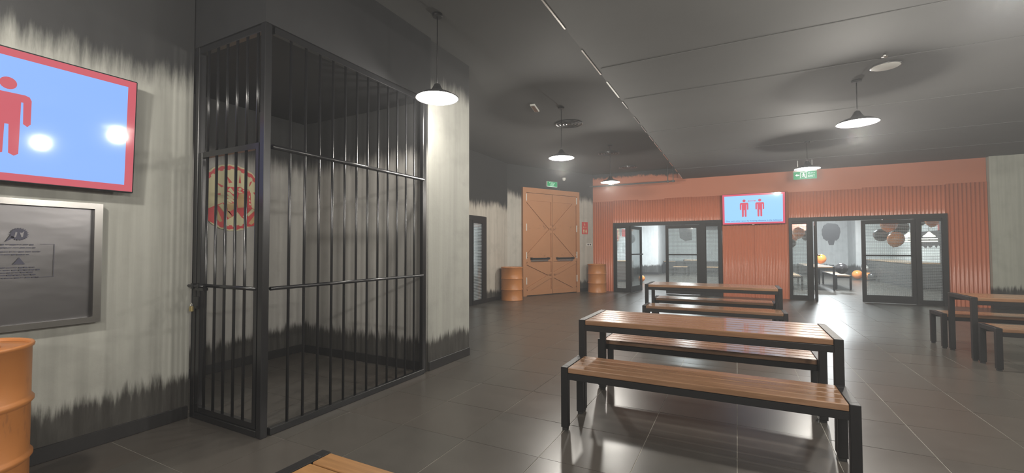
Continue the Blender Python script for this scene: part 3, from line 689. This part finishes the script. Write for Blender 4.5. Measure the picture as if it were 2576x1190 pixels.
# ================================================================== TABLES AND BENCHES
def furn(kind, x0, x1, y0, y1, H, n, label, group, mat=None, leg=0.055, detail=True):
    mat = mat or M_wood; cx, cyc = (x0+x1)/2, (y0+y1)/2; W, D = x1-x0, y1-y0
    t = empty(kind, (cx, cyc, 0), 0, label, 'table' if 'table' in kind else 'bench', group)
    hx, hy = W/2, D/2
    for sx in (-1, 1):
        for sy in (-1, 1):
            a, b = sorted((sx*hx, sx*(hx-leg))); c, d = sorted((sy*hy, sy*(hy-leg)))
            L = mk('leg', bbox(a, b, c, d, 0.022, H, 0.003, 1), M_frame, t)
            if detail: mk('foot', bbox(a+.008, b-.008, c+.008, d-.008, 0.0, 0.024), M_foot, L)
        a, b = sorted((sx*hx, sx*(hx-leg))); mk('end_rail', bbox(a, b, -hy+leg, hy-leg, H-0.05, H, 0.002, 1), M_frame, t)
    for sy in (-1, 1):
        c, d = sorted((sy*(hy-0.003), sy*(hy-0.043))); mk('apron', bbox(-hx+leg, hx-leg, c, d, H-0.095, H-0.047, 0.002, 1), M_frame, t)
    pw = D/n; me = None
    for k in range(n):
        yc = -hy + pw*(k+0.5)
        if me is None:
            o = mk('plank', bbox(-hx+leg+.002, hx-leg-.002, -pw/2+0.0055, pw/2-0.0055, -0.042, 0.0, 0.005, 2), mat, t); me = o.data
        else:
            o = bpy.data.objects.new('plank', me); COL.objects.link(o); o.parent = t
        o.location = (0, yc, H-0.002)
    return t
TG, BG = 'slatted wooden tables on black frames', 'slatted wooden benches on black frames'
furn('slatted_table', -1.245, 0.635, 3.67, 4.37, 0.795, 6, 'long slatted table in the foreground between two benches', TG)
furn('slatted_bench', -1.245, 0.635, 3.23, 3.655, 0.49, 4, 'nearest whole bench, in front of the foreground table', BG)
furn('slatted_bench', -1.285, 0.635, 4.39, 4.815, 0.49, 4, 'bench behind the foreground table', BG)
furn('slatted_table', -1.435, 0.605, 7.78, 8.49, 0.795, 6, 'slatted table in the middle distance before the corrugated wall', TG)
furn('slatted_bench', -1.385, 0.63, 7.27, 7.70, 0.49, 4, 'bench in front of the middle distance table', BG)
furn('slatted_bench', -1.43, 0.585, 8.50, 8.93, 0.49, 4, 'bench behind the middle distance table', BG)
furn('slatted_table', 2.60, 4.51, 7.50, 8.20, 0.795, 6, 'slatted table cut by the right edge of the picture', TG)
furn('slatted_bench', 2.63, 4.52, 7.02, 7.45, 0.49, 4, 'near bench at the right edge', BG)
furn('slatted_bench', 2.55, 4.46, 8.25, 8.70, 0.49, 4, 'far bench at the right edge, behind the cut-off table', BG)
furn('slatted_bench', -1.722, 0.16, 0.98, 1.41, 0.49, 4, 'golden bench corner at the bottom edge of the picture', BG, M_wood_near)

# rooms' furniture
RG = 'tables and benches in the glazed rooms'
furn('room_table', -2.55, -1.55, 24.6, 25.3, 0.8, 5, 'pale topped table in the left glazed room', RG, M_roomwood)
furn('room_bench', -3.0, -2.2, 23.6, 24.1, 0.49, 4, 'pale bench at left in the left glazed room', RG, M_roomwood)
furn('room_bench', -1.5, -0.4, 23.6, 24.1, 0.49, 4, 'pale bench at right in the left glazed room', RG, M_roomwood)
furn('room_table', 2.1, 2.85, 17.6, 20.6, 0.795, 5, 'long pale topped table in the right glazed room', RG, M_roomwood)
furn('room_bench', 2.95, 3.4, 18.2, 20.8, 0.49, 4, 'pale bench right of the long table in the right glazed room', RG, M_roomwood)
furn('room_bench', 1.5, 1.95, 17.4, 20.4, 0.49, 4, 'pale bench left of the long table in the right glazed room', RG, M_roomwood)
furn('room_bench', -3.7, -3.0, 25.6, 26.0, 0.7, 4, 'small pale table by the pier in the left glazed room', RG, M_roomwood)
def counter(loc, x1, y1, H, mat, label):
    t = empty('service_counter', loc, 0, label, 'counter')
    mk('counter_front', bbox(0, x1, 0, y1, 0.0, H-0.04), mat, t); mk('counter_top', bbox(-0.03, x1+.0, -0.03, y1+0.03, H-0.04, H, 0.005, 1), M_roomwood, t)
    mk('plinth', bbox(0.02, x1-0.02, -0.005, 0.0, 0.0, 0.08), M_base, t)
counter((5.25, 19.5, 0), 0.95, 6.1, 0.9, M_wains, 'dark counter with pale wooden top in the right glazed room')
counter((-4.86, 18.5, 0), 0.9, 0.5, 0.9, M_brown, 'brown fronted counter behind the left side light')

# stencils and signs in the rooms
def flat(name, pts, mat, loc, rz, label, cat, th=0.004):
    b_ = B(); prism(b_, pts, -th, 0.0); o = mk(name, b_, mat); o.location = loc; o.rotation_euler = (0, 0, rz); return tag(o, label, cat)
def rough_blob(w_, h_, n=40, j=0.05): return [((w_/2)*(1+random.uniform(-j, j))*math.copysign(abs(math.cos(a))**0.7, math.cos(a)), (h_/2)*(1+random.uniform(-j, j))*math.copysign(abs(math.sin(a))**0.7, math.sin(a))) for a in (2*PI*i/n for i in range(n))]
flat('wall_stencil', rough_blob(0.76, 0.92), M_dark_stencil, (4.32, 27.498, 2.22), 0, 'rounded charcoal painted patch on the far wall of the right glazed room', 'painting')
flat('wall_stencil', [(-.15, 0), (.15, 0), (.1, -.22), (-.1, -.22)], M_dark_stencil, (4.32, 27.498, 1.78), 0, 'small charcoal painted foot below the rounded patch', 'painting')
flat('wall_stencil', [(-.35, .42), (-.1, .5), (.35, .35), (.38, -.45), (.0, -.5), (-.30, -.3)], M_dark_stencil, (-2.72, 27.498, 2.33), 0, 'charcoal painted shield shape on the far wall of the left room', 'painting')
flat('wall_stencil', [(-1.0, .35), (1.0, .35), (1.0, -.28), (.6, -.22), (-.2, -.30), (-1.0, -.25)], M_dark_stencil, (-0.95, 27.498, 2.75), 0, 'charcoal painted block at top right of the left room wall', 'painting')
b_ = []
for i in range(14): b_.append((-1.0 + 2.0*i/13, -0.25 + random.uniform(-.08, .05)))
flat('wall_stencil', [(-1.0, .3), (1.0, .3)] + b_[::-1], M_dark_stencil, (6.248, 20.9, 1.72), PI/2*3 , 'ragged charcoal painted band on the right wall of the right room', 'painting')
t = empty('bar_banner', (1.88, 18.0, 2.20), 0, 'salmon red hanging banner with dark capitals behind the right doorway side light', 'banner')
mk('banner_cloth', bbox(-0.30, 0.42, -0.01, 0.0, -0.17, 0.19), plain('salmon_banner', srgb(225, 130, 110), 0.7), t)
text('banner_text', 'AY, MAR', 0.15, M_dark_stencil, t, (0.02, -0.012, 0.10))
b_ = B(); tube(b_, (-.25, -.005, .19), (-.25, -.005, 1.08), 0.006, 6); tube(b_, (.35, -.005, .19), (.35, -.005, 1.08), 0.006, 6); mk('cord', b_, M_frame, t)
def room_emblem(loc, rz, R, label, sx=1.0):
    t = empty('round_sign', loc, rz, label, 'sign')
    b_ = B(); prism(b_, circ(0, 0, R, 40), -0.012, 0); mk('disc', b_, M_cream, t)
    b_ = B(); V0 = [b_.verts.new((x, -0.013, z)) for x, z in circ(0, 0, R*.97, 40)]; V1 = [b_.verts.new((x, -0.013, z)) for x, z in circ(0, 0, R*.86, 40)]
    for i in range(40): b_.faces.new((V0[i], V0[(i+1) % 40], V1[(i+1) % 40], V1[i]))
    mk('ring', b_, M_red, t)
    b_ = B(); prism(b_, [(-.35*R, -.7*R), (.35*R, -.7*R), (.12*R, 0), (.3*R, .45*R), (-.3*R, .45*R), (-.12*R, 0)], -0.0136, -0.0125); mk('mark', b_, M_red, t)
room_emblem((-4.899, 20.05, 2.09), PI/2, 0.36, 'round cream sign seen through the left side light of the left doorway')
room_emblem((6.24, 22.3, 2.3), -PI/2, 0.5, 'round cream sign on the right wall behind the balloons')
flat('red_poster', [(-.5, .18), (.5, .18), (.5, -.18), (-.5, -.18)], M_redsign, (-4.899, 21.4, 2.16), PI/2, 'red poster beside the round sign in the left room', 'poster')
flat('red_poster', [(-.45, .22), (.45, .22), (.45, -.22), (-.45, -.22)], M_redsign, (6.248, 19.9, 2.22), -PI/2, 'red poster on the right wall of the right glazed room', 'poster')
# hanging holders so that the two left-room signs have something behind them
struct('wall_party_screen', bbox(-5.0, -4.9, 18.0, 24.39, 0, 3.3), M_room, 'pale partition behind the brown counter in the left glazed room', 'wall')
# balloons
def balloon(x, y, z, r, mat, label, grp, tilt=0.0, hang=False):
    t = empty('balloon', (x, y, z), 0, label, 'balloon', grp)
    b_ = B(); lathe(b_, [(0.001, 0.0), (0.014, 0.0), (0.008, 0.02)] + [(r*math.sin(a)*(1 - 0.12*max(0, math.cos(a))), 0.02 + r*1.12*(1-math.cos(a))) for a in (0.10 + (PI-0.10)*i/14 for i in range(15))], 24, cap=False)
    for v in b_.verts: v.co.z -= 0.02 + r*1.12
    o = mk('balloon_skin', b_, mat, t); o.rotation_euler = (tilt, tilt*.6, 0)
    if hang:
        b_ = B(); tube(b_, (0, 0, r*0.8), (0, 0, 3.3-z), 0.002, 5); mk('string', b_, M_white, t)
    return t
G1 = 'balloons floating behind the glass of the right doorway'
balloon(3.64, 15.05, 2.05, 0.19, M_bal_o, 'upper orange balloon of the cluster behind the right door leaf', G1, 0.2, hang=True)
balloon(3.99, 15.5, 1.95, 0.19, M_bal_b, 'upper black balloon of the cluster behind the right door leaf', G1, 1.2, hang=True)
balloon(3.58, 15.5, 1.77, 0.18, M_bal_b, 'lower left black balloon of the cluster behind the right door leaf', G1, -1.2, hang=True)
balloon(3.70, 14.75, 1.635, 0.185, M_bal_o, 'lower orange balloon of the cluster behind the right door leaf', G1, 0.3, hang=True)
balloon(4.60, 15.3, 2.14, 0.16, M_bal_o, 'orange balloon at the top of the right side light', G1, 0.2, hang=True)
balloon(4.48, 15.7, 2.16, 0.13, M_bal_b, 'black balloon at the top of the right side light', G1, 0.2, hang=True)
balloon(1.65, 15.6, 1.87, 0.16, M_bal_o, 'dull orange balloon behind the left side light of the right doorway', G1, 0.2, hang=True)
balloon(1.54, 15.95, 1.73, 0.13, M_bal_o, 'small orange balloon low behind the left side light of the right doorway', G1, 0.2, hang=True)
balloon(1.88, 15.95, 1.80, 0.14, M_bal_b, 'black balloon behind the left side light of the right doorway', G1, 0.2, hang=True)
balloon(1.46, 15.4, 1.55, 0.11, M_bal_b, 'lowest small black balloon behind the left side light of the right doorway', G1, 0.2, hang=True)
G2 = 'balloons lying in the glazed rooms'
balloon(3.10, 18.05, 0.72, 0.18, M_bal_b, 'black balloon resting on the bench end in the right room', G2, 1.3)
balloon(2.72, 19.3, 1.01, 0.16, M_bal_o, 'orange balloon on the long table behind the black one', G2, 0.3)
balloon(4.72, 24.2, 0.22, 0.2, M_bal_o, 'orange balloon lying on the floor of the right room', G2, 1.1)
balloon(4.98, 23.7, 0.19, 0.16, M_bal_o, 'second orange balloon on the floor against the counter', G2, 0.9)
balloon(4.98, 24.1, 0.5, 0.13, M_bal_w, 'white balloon on top of the floor balloons by the counter', G2, 0.4)
balloon(5.02, 23.2, 0.20, 0.16, M_bal_b, 'black balloon on the floor at the counter corner', G2, 1.4)
balloon(-3.55, 18.6, 0.15, 0.13, M_bal_o, 'orange balloon on the floor behind the open leaf of the left doorway', G2, 0.4)
G3 = 'balloons hung on the partition of the left room'
balloon(-4.52, 20.9, 2.35, 0.17, M_bal_o, 'orange balloon on the partition of the left room', G3, 0.4, hang=True)
balloon(-4.36, 20.4, 1.85, 0.2, M_bal_b, 'black balloon on the partition of the left room', G3, 0.4, hang=True)
# ring pendants in the right room
for k, (x, y) in enumerate(((4.92, 18.3), (5.35, 18.1))):
    t = empty('ring_pendant', (x, y, 1.72), 0, ('left' if k == 0 else 'right') + ' pale stacked pendant lamp seen through the right doorway', 'lamp', 'stacked pendants in the right room')
    for j, (r_, z_) in enumerate(((0.19, -0.10), (0.19, -0.03))):
        b_ = B(); lathe(b_, [(r_*.7, z_-.012), (r_, z_-.014), (r_+.006, z_), (r_, z_+.014), (r_*.7, z_+.012)], 28, cap=False); mk('ring', b_, M_ring_glow, t)
    b_ = B(); lathe(b_, [(0.13, 0.03), (0.16, 0.05), (0.10, 0.10), (0.07, 0.13), (0.03, 0.18), (0.01, 0.20)], 28, cap=False); mk('crown', b_, M_ring_glow, t)
    b_ = B(); tube(b_, (0, 0, 0.19), (0, 0, 1.58), 0.008, 8); tube(b_, (0, 0, -0.1), (0, 0, 0.19), 0.012, 8); mk('stem', b_, M_frame, t)

# ================================================================== FITTINGS
def on_slant(name, s, z, label, cat): return empty(name, (-5.69 + 0.4645*s, 11.6 + 0.8856*s, z), TH, label, cat)
# restroom sign
t = on_slant('restroom_sign', 2.60, 2.09, 'red restroom sign with arrow and two figures right of the orange door', 'sign')
mk('plate', bbox(-0.135, 0.135, -0.010, -0.001, -0.20, 0.20, 0.002, 1), M_redsign, t)
b_ = B()
prism(b_, circ(-0.01, 0.165, 0.012, 12), -0.012, -0.0102)
prism(b_, [(-0.02, .15), (-.005, .15), (.0, .115), (.03, .115), (.03, .105), (-.015, .105)], -0.012, -0.0102)
prism(b_, [(-.03, .13), (-.022, .13), (-.03, .10), (-.02, .09), (.01, .09), (.01, .083), (-.025, .083), (-.04, .10)], -0.012, -0.0102)
prism(b_, [(-.095, .03), (-.06, .055), (-.06, .036), (.08, .036), (.08, .024), (-.06, .024), (-.06, .005)], -0.012, -0.0102)
person_icon(b_, -0.052, -0.03, 0.145, -0.0102); 
prism(b_, circ(0.052, -0.041, 0.0115, 14), -0.012, -0.0102)
prism(b_, [(.035, -.057), (.069, -.057), (.092, -.11), (.082, -.114), (.072, -.09), (.085, -.135), (.07, -.135), (.068, -.175), (.056, -.175), (.054, -.135), (.050, -.135), (.048, -.175), (.036, -.175), (.034, -.135), (.019, -.135), (.032, -.09), (.022, -.114), (.012, -.11)], -0.012, -0.0102)
mk('symbols', b_, M_cream, t)
# switch plate
t = on_slant('switch_plate', 2.79, 1.545, 'white double switch plate below the restroom sign', 'switch')
mk('plate', bbox(-0.12, 0.12, -0.010, -0.001, -0.042, 0.042, 0.003, 1), M_white, t)
for x in (-0.05, 0.05): mk('switch', bbox(x-.03, x+.03, -0.014, -0.010, -0.024, 0.024), M_frame, t)
# exit sign over the orange door
t = on_slant('exit_sign', 1.15, 3.425, 'green exit sign fixed above the orange double door', 'sign')
mk('housing', bbox(-0.21, 0.21, -0.06, -0.001, -0.075, 0.085, 0.004, 1), M_white, t)
mk('face', bbox(-0.20, 0.20, -0.063, -0.059, -0.068, 0.078), M_exit, t)
text('exit_text', 'EXIT', 0.075, M_exit_w, t, (0, -0.064, -0.032))
b_ = B()
for x0, x1, z0, z1 in ((-.11, -.09, .03, .055), (-.06, -.02, .025, .033), (-.03, -.02, .033, .055), (.0, .05, .025, .033), (.02, .03, .033, .06), (.06, .10, .028, .036), (.09, .098, .036, .052), (-.085, -.07, .06, .066)): box(b_, x0, x1, -0.0645, -0.063, z0, z1)
mk('script_line', b_, M_exit_w, t); mk('light_edge', bbox(-0.20, 0.20, -0.066, -0.059, -0.082, -0.070), M_exit_w, t)
# hanging exit sign: ray through the sign at y=12.6
t = empty('exit_sign', (1.49, 12.6, 3.19), 0, 'hanging green exit sign with arrow and running figure before the orange wall', 'sign')
mk('face_panel', bbox(-0.235, 0.235, -0.012, 0.012, -0.10, 0.09), M_exit, t)
b_ = B(); box(b_, -0.16, -0.13, -0.05, 0.05, 0.09, 0.13); box(b_, 0.13, 0.16, -0.05, 0.05, 0.09, 0.13); tube(b_, (-.145, 0, .12), (-.145, 0, .36), 0.006, 8); tube(b_, (.145, 0, .12), (.145, 0, .36), 0.006, 8); box(b_, -0.235, 0.235, -0.02, 0.02, 0.085, 0.10); mk('hanger', b_, M_white, t)
b_ = B(); prism(b_, [(-.20, 0), (-.16, .035), (-.16, .010), (-.115, .010), (-.115, -.010), (-.16, -.010), (-.16, -.035)], -0.0145, -0.0122)
box(b_, -.10, -.09, -0.0145, -0.0122, -.075, .065); box(b_, .02, .03, -0.0145, -0.0122, -.075, .065); box(b_, -.10, .03, -0.0145, -0.0122, .055, .065)
prism(b_, circ(-.03, .035, .014, 12), -0.0145, -0.0122); bar2(b_, (-.03, .02), (-.02, -.02), .024, -0.0145, -0.0122); bar2(b_, (-.02, -.02), (-.06, -.04), .013, -0.0145, -0.0122); bar2(b_, (-.02, -.02), (.01, -.065), .013, -0.0145, -0.0122); bar2(b_, (-.03, .015), (-.065, -.005), .010, -0.0145, -0.0122); bar2(b_, (-.03, .015), (.0, .0), .010, -0.0145, -0.0122)
for x0, x1, z0, z1 in ((.06, .10, .03, .038), (.08, .088, .038, .058), (.11, .15, .03, .038), (.14, .148, .038, .055), (.165, .20, .03, .038), (.06, .07, .05, .056)): box(b_, x0, x1, -0.0145, -0.0122, z0, z1)
mk('symbols', b_, M_exit_w, t)
text('exit_text', 'EXIT', 0.066, M_exit_w, t, (0.13, -0.0135, -0.035))
# fire pipe
t = empty('ceiling_pipe', (-2.8, 13.55, 3.40), 0, 'dark pipe hanging on two rods before the orange wall', 'pipe')
b_ = B(); tube(b_, (-1.4, 0, 0.0), (1.2, 0, 0.0), 0.022, 12); mk('pipe_run', b_, M_ceil, t)
for x in (1.0, 1.15): b_ = B(); tube(b_, (x, 0, 0.02), (x, 0, 0.5), 0.012, 8); box(b_, x-.03, x+.03, -.03, .03, -.03, .03); mk('hanger_rod', b_, M_ceil, t)
# air diffusers
def diffuser(x, y, label):
    t = empty('round_air_diffuser', (x, y, 3.9), 0, label, 'air vent', 'round air diffusers in the high ceiling')
    for j, r_ in enumerate((0.27, 0.20, 0.13, 0.065)):
        b_ = B(); lathe(b_, [(r_-0.022, -0.004), (r_-0.006, -0.020), (r_, -0.020), (r_, -0.010), (r_-0.004, -0.001)], 36, cap=False); mk('ring', b_, M_grey_metal, t)
    b_ = B(); lathe(b_, [(0.03, -0.018), (0.001, -0.022)], 20, cap=False); mk('hub', b_, M_grey_metal, t)
M_grey_metal = plain('grey_satin_metal', (0.13, 0.13, 0.13, 1), 0.3, 0.8)
diffuser(-2.93, 8.13, 'round air diffuser nearest the viewer in the high ceiling')
diffuser(-2.93, 11.14, 'middle round air diffuser in the high ceiling')
diffuser(-2.92, 13.34, 'farthest faint round air diffuser in the high ceiling')
t = empty('ceiling_speaker', (1.58, 6.49, 3.55), 0, 'pale round speaker grille in the lower ceiling', 'speaker')
b_ = B(); lathe(b_, [(0.135, -0.001), (0.14, -0.006), (0.13, -0.012), (0.001, -0.014)], 36, cap=False); mk('grille', b_, M_white, t)
b_ = B(); lathe(b_, [(0.145, -0.001), (0.148, -0.008), (0.138, -0.010)], 36, cap=False); mk('bezel_ring', b_, M_grey_metal, t)
t = empty('sprinkler_head', (1.47, 6.07, 3.55), 0, 'tiny sprinkler head beside the round speaker grille', 'sprinkler')
b_ = B(); tube(b_, (0, 0, 0), (0, 0, -0.03), 0.012, 10); lathe(b_, [(0.001, -0.03), (0.03, -0.032), (0.03, -0.036), (0.001, -0.038)], 16, cap=False); mk('sprinkler_body', b_, M_chrome, t)
t = empty('emergency_light', (-3.12, 6.9, 3.9), 0.2, 'small oblong emergency light in the high ceiling', 'ceiling light')
mk('casing', bbox(-0.045, 0.045, -0.19, 0.19, -0.03, 0, 0.01), M_white, t); mk('lens', bbox(-0.03, 0.03, -0.16, 0.16, -0.034, -0.029), M_grey_metal, t)
t = on_slant('surveillance_camera', 1.62, 3.62, 'small white dome camera above the orange door', 'camera')
b_ = B(); lathe(b_, [(0.06, 0.05), (0.065, 0.02), (0.06, -0.01), (0.035, -0.045), (0.001, -0.055)], 20, (0, -0.075, 0)); mk('dome', b_, M_white, t); mk('arm', bbox(-.03, .03, -0.05, -0.001, 0.01, 0.06), M_white, t)
